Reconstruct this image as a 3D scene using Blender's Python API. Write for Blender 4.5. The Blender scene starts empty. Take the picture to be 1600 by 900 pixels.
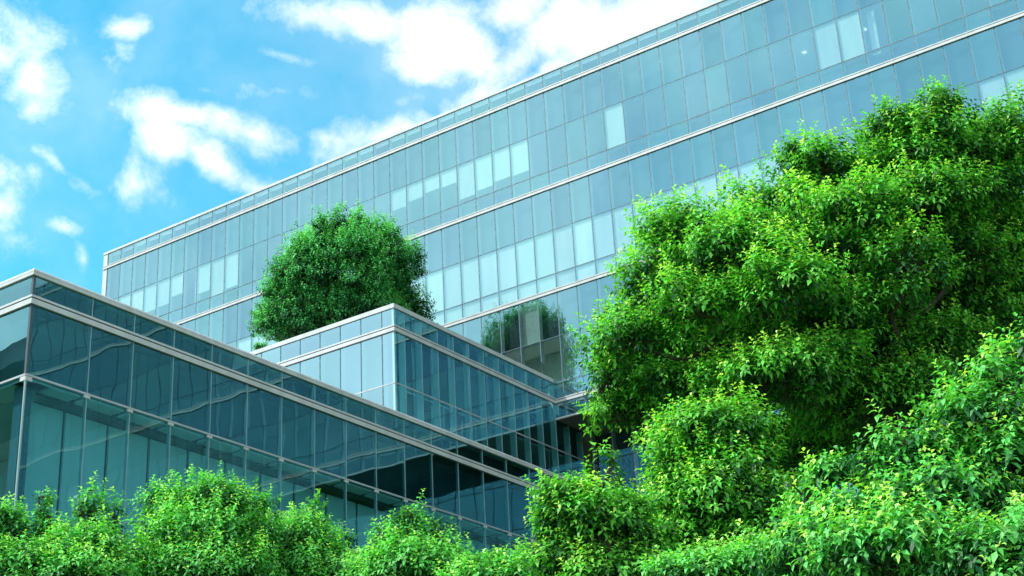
import bpy, math, random
import numpy as np
from mathutils import Matrix, Vector

sc = bpy.context.scene
COL = sc.collection
rng = np.random.default_rng(7)
random.seed(7)

# ------------------------------------------------------------------ camera
cam_data = bpy.data.cameras.new("camera")
cam_data.sensor_width = 36.0
cam_data.lens = 54.65
cam_data.clip_start = 0.1
cam_data.clip_end = 6000.0
cam = bpy.data.objects.new("camera", cam_data)
COL.objects.link(cam)
cam.matrix_world = Matrix(((0.81842725, 0.27135252, 0.50650236, 0.0),
                           (0.57239655, -0.30770532, -0.76005238, 0.0),
                           (-0.05038866, 0.91196779, -0.40715567, 1.7),
                           (0, 0, 0, 1)))
sc.camera = cam

# ------------------------------------------------------------------ light
SUN_EL, SUN_AZ = math.radians(52), math.radians(226)      # azimuth clockwise from +Y
sun_vec = Vector((math.sin(SUN_AZ) * math.cos(SUN_EL), math.cos(SUN_AZ) * math.cos(SUN_EL), math.sin(SUN_EL)))
sd = bpy.data.lights.new("sun", 'SUN')
sd.energy = 5.0
sd.angle = math.radians(0.5)
sd.color = (1.0, 0.965, 0.90)
sun = bpy.data.objects.new("sun", sd)
COL.objects.link(sun)
sun.rotation_euler = sun_vec.to_track_quat('Z', 'Y').to_euler()

sc.view_settings.view_transform = 'Standard'
sc.view_settings.look = 'None'
sc.view_settings.exposure = 0.0
sc.view_settings.gamma = 1.0
sc.cycles.max_bounces = 10
sc.cycles.diffuse_bounces = 3
sc.cycles.glossy_bounces = 4
sc.cycles.transmission_bounces = 4
sc.cycles.transparent_max_bounces = 24
sc.cycles.sample_clamp_indirect = 6.0
sc.cycles.caustics_reflective = False
sc.cycles.caustics_refractive = False


# ------------------------------------------------------------------ measured tables
SKY_TINT = (0.66, 2.85, 2.68)
LEAF_DARK, LEAF_MID, LEAF_YOUNG = (0.010, 0.095, 0.022), (0.175, 0.62, 0.080), (0.58, 0.92, 0.17)
# (column, drop) of the roller blinds: 1 = down to the lower transom, above 1 = past it
BLINDS_A = [(1, .5), (2, .8), (3, .72), (4, .7), (5, .55), (7, .75), (8, .97), (9, .9), (20, .5), (21, .42), (22, .36), (23, .38), (24, .86),
            (25, .80), (26, .74), (27, .76), (32, .97), (42, 1.0), (43, 1.0)]
STRIPS = [(6, .55, .90), (44, .18, .50), (23, .82, .95)]
BLINDS_B = [(i, 1.1) for i in range(10, 21)] + [(i, 1.1) for i in range(21, 40)] + [(48, .75), (49, .8)]
ROOF_TREE = [(-38.72, 45.34, 28.81, 2.37, 2.21),
  (-38.79, 44.61, 29.91, 0.97, 0.81),
  (-37.48, 45.67, 29.97, 1.08, 0.81),
  (-39.1, 43.58, 28.76, 0.96, 0.9),
  (-40.25, 43.68, 27.6, 0.96, 1.01),
  (-37.39, 46.99, 29.57, 0.93, 1.09),
  (-37.52, 47.71, 28.13, 0.87, 1.2),
  (-40.05, 43.67, 26.68, 1.16, 0.74),
  (-38.5, 46.09, 27.09, 2.15, 0.91),
  (-37.49, 47.91, 27.3, 0.76, 0.76),
  (-40.49, 43.19, 27.05, 0.64, 0.85),
  (-39.16, 43.12, 29.63, 0.51, 0.8),
  (-38.22, 43.4, 30.26, 0.37, 0.8),
  (-38.21, 44.36, 30.85, 0.57, 0.81),
  (-37.51, 45.01, 30.75, 0.43, 0.78),
  (-37.1, 45.89, 30.59, 0.38, 0.81),
  (-36.33, 45.87, 30.0, 0.48, 0.8),
  (-40.11, 43.06, 28.83, 0.53, 0.8),
  (-39.56, 44.0, 28.84, 0.56, 0.75),
  (-38.38, 43.83, 29.62, 0.43, 0.8),
  (-37.83, 44.92, 29.78, 0.48, 0.8),
  (-37.34, 45.57, 29.62, 0.59, 0.81),
  (-37.41, 46.88, 29.48, 0.38, 0.82),
  (-36.54, 47.54, 29.75, 0.52, 0.82),
  (-40.61, 43.03, 27.87, 0.45, 0.8),
  (-39.54, 43.22, 27.48, 0.47, 0.71),
  (-39.47, 44.74, 27.99, 0.4, 0.81),
  (-38.46, 44.91, 28.47, 0.37, 0.8),
  (-38.04, 45.9, 28.59, 0.38, 0.81),
  (-37.95, 46.95, 28.12, 0.52, 0.81),
  (-36.84, 47.37, 27.96, 0.46, 0.7),
  (-41.18, 43.17, 26.99, 0.59, 0.69),
  (-40.46, 43.85, 26.72, 0.48, 0.75),
  (-39.97, 44.83, 27.06, 0.51, 0.75),
  (-38.95, 45.15, 27.07, 0.56, 0.8),
  (-38.32, 46.0, 27.25, 0.59, 0.8),
  (-38.04, 47.34, 27.54, 0.49, 0.82),
  (-36.46, 47.56, 27.39, 0.59, 0.81)]
MAIN_TREE = [(-7.06, 22.82, 12.94, 0.98, 0.61),
  (-7.14, 23.72, 13.87, 1.25, 0.86),
  (-6.72, 22.89, 14.35, 0.73, 0.6),
  (-6.37, 22.8, 14.67, 0.36, 0.29),
  (-7.27, 22.69, 14.41, 0.56, 0.4),
  (-8.36, 22.06, 13.78, 0.72, 0.59),
  (-8.7, 21.75, 14.09, 0.24, 0.26),
  (-7.88, 21.59, 12.51, 0.94, 0.69),
  (-5.88, 24.13, 14.19, 0.85, 0.76),
  (-6.75, 24.95, 13.47, 1.05, 1.05),
  (-9.14, 21.52, 13.07, 0.71, 0.58),
  (-10.33, 20.56, 12.68, 0.69, 0.52),
  (-9.45, 20.29, 11.91, 0.85, 0.67),
  (-10.81, 20.14, 11.82, 0.58, 0.64),
  (-10.93, 19.63, 10.7, 0.72, 0.6),
  (-11.59, 19.91, 10.32, 0.41, 0.51),
  (-9.28, 20.84, 12.39, 0.62, 0.42),
  (-7.46, 22.75, 13.73, 0.77, 0.55),
  (-8.41, 21.21, 11.91, 0.72, 0.41),
  (-7.68, 22.04, 11.2, 0.62, 0.42),
  (-10.59, 20.22, 10.04, 0.6, 0.36),
  (-8.38, 21.08, 10.13, 0.6, 0.36),
  (-6.82, 23.65, 12.29, 0.77, 0.55),
  (-7.57, 22.58, 9.92, 0.62, 0.37),
  (-10.1, 20.29, 11.77, 0.41, 0.37),
  (-6.12, 23.58, 13.34, 0.56, 0.44),
  (-11.57, 20.57, 9.95, 0.64, 0.37),
  (-9.91, 19.78, 11.0, 0.69, 0.55),
  (-10.48, 22.14, 11.0, 0.97, 0.65),
  (-8.57, 20.16, 11.0, 0.78, 0.59),
  (-8.28, 21.3, 10.81, 0.71, 0.47),
  (-8.43, 22.7, 10.62, 0.96, 0.59),
  (-8.95, 20.51, 9.8, 0.98, 0.53),
  (-7.44, 24.92, 12.08, 1.15, 1.15),
  (-8.43, 22.55, 9.81, 1.15, 0.46),
  (-6.44, 25.63, 12.63, 0.82, 1.06),
  (-7.01, 21.51, 11.37, 0.71, 0.57),
  (-7.28, 23.28, 10.7, 0.75, 0.47),
  (-10.34, 20.54, 9.85, 0.7, 0.44),
  (-7.28, 26.04, 10.69, 1.17, 0.82),
  (-10.68, 23.08, 12.42, 1.36, 1.14),
  (-8.97, 24.21, 12.54, 1.61, 1.38),
  (-11.66, 22.35, 11.38, 1.22, 1.0),
  (-9.99, 24.82, 9.97, 1.5, 0.69),
  (-8.44, 25.96, 9.89, 1.17, 0.7)]
MIDDLE_TREE = [(-9.22, 18.78, 8.52, 0.8, 0.47),
  (-9.7, 18.46, 8.05, 0.47, 0.39),
  (-8.79, 19.17, 7.96, 0.43, 0.47),
  (-9.19, 18.68, 7.48, 0.98, 0.71),
  (-9.75, 18.33, 6.9, 0.62, 0.44),
  (-8.85, 19.02, 6.86, 0.71, 0.53),
  (-9.46, 18.6, 6.46, 1.06, 0.44),
  (-8.65, 19.9, 7.25, 0.55, 0.65),
  (-8.55, 20.03, 7.72, 0.47, 0.47),
  (-9.86, 18.46, 8.5, 0.27, 0.24)]
SPIKY_TREE = [(-9.66, 16.49, 7.59, 0.31, 0.31),
  (-9.58, 16.45, 7.84, 0.12, 0.16),
  (-10.22, 16.25, 7.32, 0.36, 0.26),
  (-10.38, 16.07, 7.52, 0.13, 0.13),
  (-9.94, 16.53, 6.98, 0.59, 0.46),
  (-10.46, 16.22, 6.94, 0.21, 0.33),
  (-9.72, 16.98, 6.73, 0.47, 0.42),
  (-10.38, 16.4, 6.5, 0.46, 0.36),
  (-9.5, 16.94, 7.27, 0.25, 0.3),
  (-9.95, 16.74, 6.24, 0.74, 0.33)]
NEAR_TREE = [(-4.33, 15.52, 7.13, 0.41, 0.36),
  (-4.0, 15.51, 7.4, 0.34, 0.29),
  (-4.47, 15.2, 6.66, 0.52, 0.41),
  (-5.05, 14.89, 6.37, 0.47, 0.3),
  (-5.43, 14.58, 6.22, 0.32, 0.29),
  (-4.89, 14.67, 5.82, 0.66, 0.47),
  (-5.62, 14.41, 5.79, 0.42, 0.32),
  (-6.3, 14.7, 6.16, 0.27, 0.25),
  (-5.98, 14.77, 6.35, 0.25, 0.18),
  (-4.31, 15.24, 5.96, 0.61, 0.61),
  (-5.25, 14.26, 5.24, 0.77, 0.39),
  (-4.22, 14.23, 4.98, 0.63, 0.44),
  (-6.24, 14.65, 5.63, 0.41, 0.27),
  (-4.07, 15.73, 6.7, 0.42, 0.63),
  (-6.61, 15.3, 5.96, 0.42, 0.42),
  (-6.62, 14.95, 5.55, 0.42, 0.35),
  (-5.76, 14.45, 5.44, 0.4, 0.33),
  (-6.17, 14.97, 6.16, 0.28, 0.25)]
LOW_TREE = [(-8.25, 15.45, 5.85, 0.34, 0.18),
  (-7.41, 15.87, 5.83, 0.44, 0.24),
  (-7.95, 15.64, 5.74, 0.59, 0.22),
  (-6.78, 16.18, 5.73, 0.37, 0.22)]
TREE_A = [(-18.3, 14.19, 8.01, 0.34, 0.38),
  (-18.38, 13.98, 8.23, 0.22, 0.16),
  (-18.03, 14.41, 8.29, 0.18, 0.36),
  (-18.04, 14.28, 8.52, 0.09, 0.12),
  (-17.98, 14.63, 7.94, 0.32, 0.34),
  (-17.62, 14.88, 8.35, 0.24, 0.34),
  (-17.56, 14.81, 8.64, 0.09, 0.12),
  (-17.4, 15.2, 8.19, 0.21, 0.32),
  (-17.54, 14.64, 7.62, 0.58, 0.39),
  (-17.45, 15.33, 7.73, 0.4, 0.34),
  (-17.92, 13.95, 7.33, 0.58, 0.39),
  (-18.66, 13.82, 7.77, 0.4, 0.59),
  (-17.46, 14.6, 7.13, 0.87, 0.39)]
TREE_B = [(-17.54, 16.39, 8.69, 0.47, 0.37),
  (-17.67, 16.17, 8.85, 0.16, 0.14),
  (-17.06, 16.87, 8.72, 0.58, 0.37),
  (-17.45, 16.35, 9.0, 0.14, 0.12),
  (-17.0, 16.81, 9.01, 0.19, 0.12),
  (-16.85, 17.36, 8.75, 0.42, 0.33),
  (-17.65, 16.16, 8.23, 0.37, 0.43),
  (-16.99, 16.63, 8.02, 0.85, 0.51),
  (-16.74, 17.42, 8.12, 0.49, 0.51),
  (-16.93, 16.59, 7.46, 1.11, 0.4)]
TREE_C = [(-16.91, 18.43, 8.82, 0.28, 0.28),
  (-16.83, 18.43, 9.0, 0.09, 0.11),
  (-16.6, 18.71, 8.81, 0.21, 0.3),
  (-16.6, 18.37, 8.22, 0.59, 0.51),
  (-16.39, 19.07, 8.31, 0.28, 0.32),
  (-16.32, 18.52, 7.67, 0.84, 0.46),
  (-16.25, 19.14, 8.45, 0.15, 0.15)]
TREE_D = [(-13.71, 17.4, 7.89, 0.23, 0.27),
  (-13.66, 17.35, 8.12, 0.08, 0.11),
  (-13.39, 17.61, 7.99, 0.07, 0.09),
  (-13.82, 17.39, 7.65, 0.42, 0.34),
  (-13.53, 17.66, 7.55, 0.44, 0.36),
  (-13.92, 17.18, 7.26, 0.38, 0.34),
  (-13.51, 17.31, 7.06, 0.74, 0.41),
  (-13.28, 17.93, 7.27, 0.21, 0.3),
  (-14.25, 17.21, 7.18, 0.25, 0.27)]
TREE_E = [(-11.86, 16.59, 6.71, 0.31, 0.17),
  (-11.98, 16.47, 6.82, 0.16, 0.14),
  (-11.49, 16.86, 6.68, 0.29, 0.19),
  (-11.33, 17.18, 6.81, 0.16, 0.16),
  (-11.73, 16.75, 6.48, 0.69, 0.26),
  (-11.67, 16.69, 6.83, 0.14, 0.1)]
ROOF_SHRUB = [(-40.49, 42.31, 25.46, 0.23, 0.16)]
CLOUD_PATCHES = [(15.09, 14.59, -2.35, -30.75, 22.86, -55.53, 1.2),
  (14.1, 12.96, -3.3, -17.6, 11.46, -30.22, 1.3),
  (21.99, 15.6, -1.24, -19.62, 24.04, -45.65, 1.2),
  (20.28, 23.23, -9.89, -37.51, 11.23, -50.52, 1.1),
  (19.55, 7.67, 6.82, 1.99, 35.48, -45.62, 1),
  (14.66, 5.93, 3.46, -1.83, 23.01, -31.65, 1.15),
  (15.03, 5.24, 2.96, -2.08, 28.27, -39.45, 1.1),
  (23.48, 11.37, 6.91, -2.66, 41.02, -58.42, 0.95),
  (16.65, 11.17, 2.8, -15.6, 41.91, -74.33, 0.8),
  (36.63, 31.91, 0.49, -48.41, 57.6, -131.84, 0.7),
  (14.8, 5.37, 3.79, -0.16, 23.66, -32.85, 1.2),
  (24.15, 9.83, 6.97, -0.13, 35.33, -49.38, 1.1),
  (15.16, 10.72, 2.11, -14.92, 33.18, -61.48, 0.9),
  (29.88, 13.66, 11.17, 2.32, 51.79, -69.55, 1.0),
  (16.5, 17.82, -0.2, -37.68, 33.88, -87.61, 0.95),
  (21.8, 35.56, -14.5, -47.56, 2.47, -65.47, 0.9),
  (20.91, 24.23, -4.94, -37.61, 18.32, -69.32, 0.85),
  (17.72, 28.95, -14.23, -62.0, -1.38, -79.97, 1.0),
  (21.34, 31.26, -14.36, -71.11, 3.36, -98.39, 0.95),
  (37.22, 58.62, -16.77, -94.42, 18.64, -144.35, 0.35),
  (52.26, 54.7, 6.19, -28.52, 34.85, -67.28, 1),
  (38.32, 78.12, -34.0, -78.77, -1.59, -92.42, 0.4),
  (137.37, 147.71, 16.67, -34.4, 41.65, -85.58, 0.3),
  (14.24, 26.23, -5.58, -29.44, 6.77, -43.3, 0.5),
  (27.32, 33.27, 5.28, -16.6, 20.13, -40.97, 0.65),
  (21.89, 49.38, -20.66, -34.41, -2.77, -43.07, 0.5),
  (24.85, 76.88, -46.89, -54.77, -17.13, -57.11, 0.42),
  (44.56, 55.4, 7.0, -14.72, 17.27, -42.95, 0.85),
  (37.57, 47.37, 5.68, -14.18, 16.45, -43.45, 0.8),
  (33.21, 40.82, 4.29, -38.15, 43.83, -121.78, 0.3),
  (51.61, 53.45, 15.52, -38.98, 89.18, -177.47, 0.6),
  (132.75, 110.62, 71.05, -3.24, 57.39, -83.29, 0.7),
  (34.11, 72.51, -33.21, -104.22, -14.17, -137.97, 0.5),
  (49.73, 99.92, -47.86, -104.14, -14.28, -138.02, 0.35),
  (31.88, 47.56, -20.22, -126.66, 18.22, -156.82, 0.55),
  (66.81, 65.14, 4.46, -80.4, 96.66, -207.81, 0.35),
  (26.02, 25.96, -1.76, -68.44, 58.54, -148.28, 0.42),
  (19.16, 23.32, -3.3, -42.59, 22.37, -89.04, 0.3),
  (110.78, 132.61, 15.46, -30.77, 36.13, -89.38, 0.4),
  (31.82, 25.02, -0.68, -33.34, 40.04, -86.76, 0.45),
  (16.22, 21.26, 3.63, -6.71, 8.07, -17.31, 1),
  (8.85, 2.66, 1.35, -2.11, 21.04, -27.51, 1.1),
  (12.32, 8.85, -0.62, -18.12, 22.48, -39.07, 0.9)]
# CENTRE [-0.541  0.675  0.501]

# ------------------------------------------------------------------ sky
world = bpy.data.worlds.new("World")
sc.world = world
world.use_nodes = True
wt = world.node_tree
wt.nodes.clear()


class NT:
    """small helper to write node trees as expressions"""
    def __init__(self, tree):
        self.t = tree

    def node(self, kind, ins=None, **props):
        n = self.t.nodes.new(kind)
        for k, v in props.items():
            setattr(n, k, v)
        for k, v in (ins or {}).items():
            if isinstance(v, bpy.types.NodeSocket):
                self.t.links.new(v, n.inputs[k])
            else:
                n.inputs[k].default_value = v
        return n

    def m(self, op, a, b=0.0, c=0.0, clamp=False):
        n = self.node('ShaderNodeMath', {0: a, 1: b, 2: c}, operation=op)
        n.use_clamp = clamp
        return n.outputs[0]

    def v(self, op, a, b=(0, 0, 0), scale=None):
        n = self.node('ShaderNodeVectorMath', {0: a, 1: b}, operation=op)
        if scale is not None:
            n.inputs['Scale'].default_value = scale
        return n.outputs['Value'] if op in ('DOT_PRODUCT', 'LENGTH', 'DISTANCE') else n.outputs[0]

    def smooth(self, x, lo, hi):
        n = self.node('ShaderNodeMapRange', {0: x, 1: lo, 2: hi, 3: 0.0, 4: 1.0}, interpolation_type='SMOOTHSTEP')
        return n.outputs[0]

    def mix(self, f, a, b, blend='MIX'):
        n = self.t.nodes.new('ShaderNodeMix')
        n.data_type = 'RGBA'
        n.blend_type = blend
        for i, v in ((0, f), (6, a), (7, b)):
            if isinstance(v, bpy.types.NodeSocket):
                self.t.links.new(v, n.inputs[i])
            else:
                n.inputs[i].default_value = v
        return n.outputs[2]

    def noise(self, vec, scale, detail=4.0, rough=0.5, dist=0.0):
        n = self.node('ShaderNodeTexNoise', {'Vector': vec, 'Scale': scale, 'Detail': detail, 'Roughness': rough, 'Distortion': dist})
        return n


W = NT(wt)
sky = W.node('ShaderNodeTexSky', sky_type='NISHITA')
sky.sun_disc = False
sky.sun_elevation = SUN_EL
sky.sun_rotation = SUN_AZ
sky.air_density = 1.0
sky.dust_density = 0.6
sky.ozone_density = 1.5
D = W.node('ShaderNodeTexCoord').outputs['Generated']
warp = W.noise(D, 7.0, 4.0, 0.55).outputs['Color']
D1 = W.v('ADD', D, W.v('SCALE', W.v('SUBTRACT', warp, (0.5, 0.5, 0.5)), scale=0.055))
patch = None
for ux, uy, uz, vx, vy, vz, w in CLOUD_PATCHES:
    a = W.v('DOT_PRODUCT', D1, (ux, uy, uz))
    b = W.v('DOT_PRODUCT', D1, (vx, vy, vz))
    r = W.m('SQRT', W.m('ADD', W.m('MULTIPLY', a, a), W.m('MULTIPLY', b, b)))
    val = W.m('MULTIPLY', W.m('SUBTRACT', 1.0, W.m('MULTIPLY', r, 0.72)), w)
    patch = val if patch is None else W.m('SMOOTH_MAX', patch, val, 0.12)
patch = W.m('MAXIMUM', patch, -0.2)
fine = W.noise(D1, 20.0, 10.0, 0.66).outputs['Fac']
mid = W.noise(D1, 9.0, 5.0, 0.55).outputs['Fac']
turb = W.m('ADD', W.m('MULTIPLY', W.m('SUBTRACT', fine, 0.5), 2.3), W.m('MULTIPLY', W.m('SUBTRACT', mid, 0.5), 1.0))
near_frame = W.m('ADD', patch, turb)
dens_a = W.m('POWER', W.smooth(near_frame, -0.15, 1.28), 1.2)
# the rest of the sky: denser cloud added out of view to brighten the glass reflections
coverage = W.noise(D, 2.3, 5.0, 0.55).outputs['Fac']
rest = W.m('ADD', W.m('MULTIPLY', W.m('SUBTRACT', coverage, 0.44), 3.0), W.m('MULTIPLY', turb, 0.5))
dens_b = W.m('ADD', 0.62, W.m('MULTIPLY', W.smooth(rest, -0.1, 0.7), 0.36))
away = W.smooth(W.v('DOT_PRODUCT', D, (-0.541, 0.675, 0.501)), 0.90, 0.80)
dens = W.m('ADD', W.m('MULTIPLY', dens_a, W.m('SUBTRACT', 1.0, away)), W.m('MULTIPLY', dens_b, away))
veil = W.m('MULTIPLY', W.smooth(W.noise(D1, 4.0, 6.0, 0.6).outputs['Fac'], 0.35, 0.8), 0.28)
dens = W.m('MAXIMUM', dens, veil)
tinted = W.mix(1.0, sky.outputs[0], (SKY_TINT[0], SKY_TINT[1], SKY_TINT[2], 1), 'MULTIPLY')
zed = W.node('ShaderNodeSeparateXYZ', {0: D}).outputs[2]
haze_low = W.smooth(zed, 0.34, 0.02)
tinted = W.mix(W.m('MULTIPLY', haze_low, 0.55), tinted, (7.5, 9.6, 10.5, 1))
cloud_col = W.mix(W.smooth(mid, 0.3, 0.65), (12.5, 13.3, 13.8, 1), (15.5, 15.7, 15.6, 1))
# extra glow added towards the sun to lift the glass reflections (as forward scattering)
sunside = W.smooth(W.v('DOT_PRODUCT', D, tuple(sun_vec)), 0.15, 0.95)
cloud_col = W.v('SCALE', cloud_col, scale=1.0)
cloud_node = cloud_col.node
wt.links.new(W.m('ADD', 0.92, W.m('MULTIPLY', sunside, 0.55)), cloud_node.inputs['Scale'])
skycol = W.mix(dens, tinted, cloud_col)
bg = W.node('ShaderNodeBackground', {'Color': skycol, 'Strength': 0.1})
wo = W.node('ShaderNodeOutputWorld')
wt.links.new(bg.outputs[0], wo.inputs[0])

# ------------------------------------------------------------------ materials
def material(name):
    m = bpy.data.materials.new(name)
    m.use_nodes = True
    m.node_tree.nodes.clear()
    return m, NT(m.node_tree)


def out(N, shader):
    o = N.node('ShaderNodeOutputMaterial')
    N.t.links.new(shader, o.inputs[0])


def plain(name, col, rough=0.5, metal=0.0, var=0.12, scale=1.5, bump=0.0, streak=False, spec=0.5, each=0.0):
    m, N = material(name)
    pos = N.node('ShaderNodeNewGeometry').outputs['Position']
    vec = N.v('MULTIPLY', pos, (1, 1, 0.15)) if streak else pos
    n = N.noise(vec, scale, 6.0, 0.6).outputs['Fac']
    dark = tuple(c * (1 - var) for c in col) + (1,)
    light = tuple(min(1, c * (1 + var)) for c in col) + (1,)
    c = N.mix(N.smooth(n, 0.3, 0.7), dark, light)
    if each:                        # every copy is a little lighter or darker than the next
        rn = N.node('ShaderNodeObjectInfo').outputs['Random']
        c = N.node('ShaderNodeHueSaturation', {'Value': N.m('ADD', 1.0 - each, N.m('MULTIPLY', rn, 2 * each)), 'Color': c}).outputs[0]
    p = N.node('ShaderNodeBsdfPrincipled', {'Base Color': c, 'Roughness': rough, 'Metallic': metal, 'Specular IOR Level': spec})
    if bump:
        b = N.node('ShaderNodeBump', {'Height': N.noise(pos, scale * 8, 4.0).outputs['Fac'], 'Strength': 0.4, 'Distance': bump})
        N.t.links.new(b.outputs[0], p.inputs['Normal'])
    out(N, p.outputs[0])
    return m


def glass(name, refl, trans, r0=0.2, gain=0.9, wave=0.004, wscale=0.7, tilt=0.002, dirt=0.0):
    """reflective float glass: mirror part by angle, tinted clear part behind it"""
    m, N = material(name)
    geo = N.node('ShaderNodeNewGeometry')
    rnd = N.node('ShaderNodeObjectInfo').outputs['Random']
    off = N.node('ShaderNodeCombineXYZ', {0: N.m('MULTIPLY', rnd, 91.0), 1: N.m('MULTIPLY', rnd, 37.0), 2: N.m('MULTIPLY', rnd, 53.0)}).outputs[0]
    pos = N.v('ADD', geo.outputs['Position'], off)
    n1 = N.noise(pos, wscale, 1.5, 0.45).outputs['Fac']
    bmp = N.node('ShaderNodeBump', {'Height': n1, 'Strength': 1.0, 'Distance': wave})
    wn = N.node('ShaderNodeTexWhiteNoise', {'W': rnd}, noise_dimensions='1D')
    tl = N.v('SCALE', N.v('SUBTRACT', wn.outputs['Color'], (0.5, 0.5, 0.5)), scale=tilt)
    nrm = N.v('NORMALIZE', N.v('ADD', bmp.outputs[0], tl))
    fr = N.node('ShaderNodeFresnel', {'IOR': 1.52}).outputs[0]
    fac = N.m('ADD', r0, N.m('MULTIPLY', fr, gain), clamp=True)
    fac = N.m('MULTIPLY', fac, N.m('SUBTRACT', 1.0, geo.outputs['Backfacing']))
    val = N.m('ADD', 0.93, N.m('MULTIPLY', rnd, 0.12))
    rc = N.node('ShaderNodeHueSaturation', {'Value': val, 'Hue': N.m('ADD', 0.49, N.m('MULTIPLY', wn.outputs['Value'], 0.02)), 'Color': (*refl, 1)}).outputs[0]
    gl = N.node('ShaderNodeBsdfGlossy', {'Color': rc, 'Roughness': 0.0, 'Normal': nrm})
    tr = N.node('ShaderNodeBsdfTransparent', {'Color': (*trans, 1)})
    mx = N.node('ShaderNodeMixShader', {0: fac, 1: tr.outputs[0], 2: gl.outputs[0]})
    out(N, mx.outputs[0])
    return m


G_TOWER = glass('tower_glass', (0.38, 0.83, 1.0), (0.82, 0.91, 0.91), r0=0.26, gain=0.8, wave=0.0025, wscale=0.6, tilt=0.006)
G_TERRACE = glass('terrace_glass_lit', (0.46, 0.84, 0.98), (0.60, 0.84, 0.86), r0=0.37, gain=0.8, wave=0.0015, wscale=0.5, tilt=0.002)  # same glass as the side face, mirror raised to paint this face brighter
G_TERRACE_DIM = glass('terrace_glass_dim', (0.38, 0.82, 0.95), (0.60, 0.84, 0.86), r0=0.25, gain=0.8, wave=0.0015, wscale=0.5, tilt=0.002)  # same glass again, mirror and tint lowered to paint this face darker
G_FRONT = glass('front_glass', (0.38, 0.83, 0.91), (0.50, 0.80, 0.84), r0=0.21, gain=0.8, wave=0.0075, wscale=0.5, tilt=0.004)
G_CLEAR = glass('clear_glass', (0.50, 0.90, 0.95), (0.60, 0.88, 0.92), r0=0.11, gain=0.8, wave=0.008, wscale=0.5, tilt=0.003)
ALU = plain('white_aluminium', (0.49, 0.535, 0.55), 0.35, 0.0, 0.10, 2.0, streak=True)
ALU_GREY = plain('grey_aluminium', (0.42, 0.46, 0.48), 0.4, 0.3, 0.10, 2.0, streak=True)
JOINT = plain('dark_joint', (0.028, 0.07, 0.09), 0.5, 0.0, 0.2, 3.0)
JOINT_T = plain('slim_joint', (0.06, 0.14, 0.18), 0.5, 0.0, 0.2, 3.0)
MULL = plain('mullion_paint', (0.52, 0.60, 0.60), 0.5, 0.0, 0.06, 2.0)
EDGE = plain('bright_mullion', (0.26, 0.40, 0.43), 0.35, 0.2, 0.06, 2.0)
STRIPE = plain('pale_mullion', (0.62, 0.76, 0.76), 0.4, 0.0, 0.06, 2.0)
SHADOWBOX = plain('shadow_box', (0.020, 0.045, 0.055), 0.8, 0.0, 0.25, 1.2)
SLAB = plain('floor_slab', (0.35, 0.38, 0.38), 0.8, 0.0, 0.1, 0.8)
CEIL = plain('ceiling_board', (0.70, 0.72, 0.70), 0.9, 0.0, 0.05, 0.7)
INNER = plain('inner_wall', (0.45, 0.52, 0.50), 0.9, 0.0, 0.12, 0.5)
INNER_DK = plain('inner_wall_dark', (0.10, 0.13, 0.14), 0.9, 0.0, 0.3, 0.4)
BLIND = plain('blind_cloth', (0.66, 0.66, 0.62), 0.9, 0.0, 0.08, 3.0, streak=True, each=0.16)
PANEL = plain('inner_panel_board', (0.60, 0.62, 0.60), 0.9, 0.0, 0.06, 0.35, each=0.06)
SOFFIT = plain('soffit_board', (0.16, 0.17, 0.17), 0.8, 0.0, 0.1, 0.6)
ROOF = plain('roof_deck', (0.28, 0.28, 0.27), 0.9, 0.0, 0.2, 0.8, bump=0.01)
GRASS = plain('lawn', (0.05, 0.10, 0.03), 0.95, 0.0, 0.35, 0.6, bump=0.03)
PAVE = plain('paving', (0.28, 0.27, 0.25), 0.9, 0.0, 0.15, 1.5, bump=0.01)
RENDER_W = plain('render_wall', (0.40, 0.42, 0.42), 0.85, 0.0, 0.12, 0.4)
BARK = plain('bark', (0.055, 0.042, 0.032), 0.95, 0.0, 0.4, 6.0, bump=0.02)

m_, N_ = material('lit_lamp')
out(N_, N_.node('ShaderNodeEmission', {'Color': (0.95, 1.0, 0.98, 1), 'Strength': 0.9}).outputs[0])
LAMP = m_


def leaf_material(name, dark, midc, young, trans=0.34):
    m, N = material(name)
    at = N.node('ShaderNodeAttribute', attribute_name='age_shade').outputs['Fac']  # leaf age, plus crown shade and top light put into the colour
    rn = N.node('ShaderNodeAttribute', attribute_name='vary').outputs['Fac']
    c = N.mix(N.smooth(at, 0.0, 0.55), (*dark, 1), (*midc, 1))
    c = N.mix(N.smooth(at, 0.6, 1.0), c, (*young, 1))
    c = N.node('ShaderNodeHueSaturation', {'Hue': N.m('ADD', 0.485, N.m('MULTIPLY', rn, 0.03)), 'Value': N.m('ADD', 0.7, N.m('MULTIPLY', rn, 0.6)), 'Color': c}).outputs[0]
    di = N.node('ShaderNodeBsdfDiffuse', {'Color': c})
    tc = N.mix(1.0, c, (1.2, 1.3, 0.45, 1), 'MULTIPLY')
    tl = N.node('ShaderNodeBsdfTranslucent', {'Color': tc})
    gl = N.node('ShaderNodeBsdfGlossy', {'Color': (0.9, 1.0, 0.9, 1), 'Roughness': 0.5})
    a = N.node('ShaderNodeMixShader', {0: trans, 1: di.outputs[0], 2: tl.outputs[0]})
    b = N.node('ShaderNodeMixShader', {0: 0.03, 1: a.outputs[0], 2: gl.outputs[0]})
    out(N, b.outputs[0])
    return m


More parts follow.
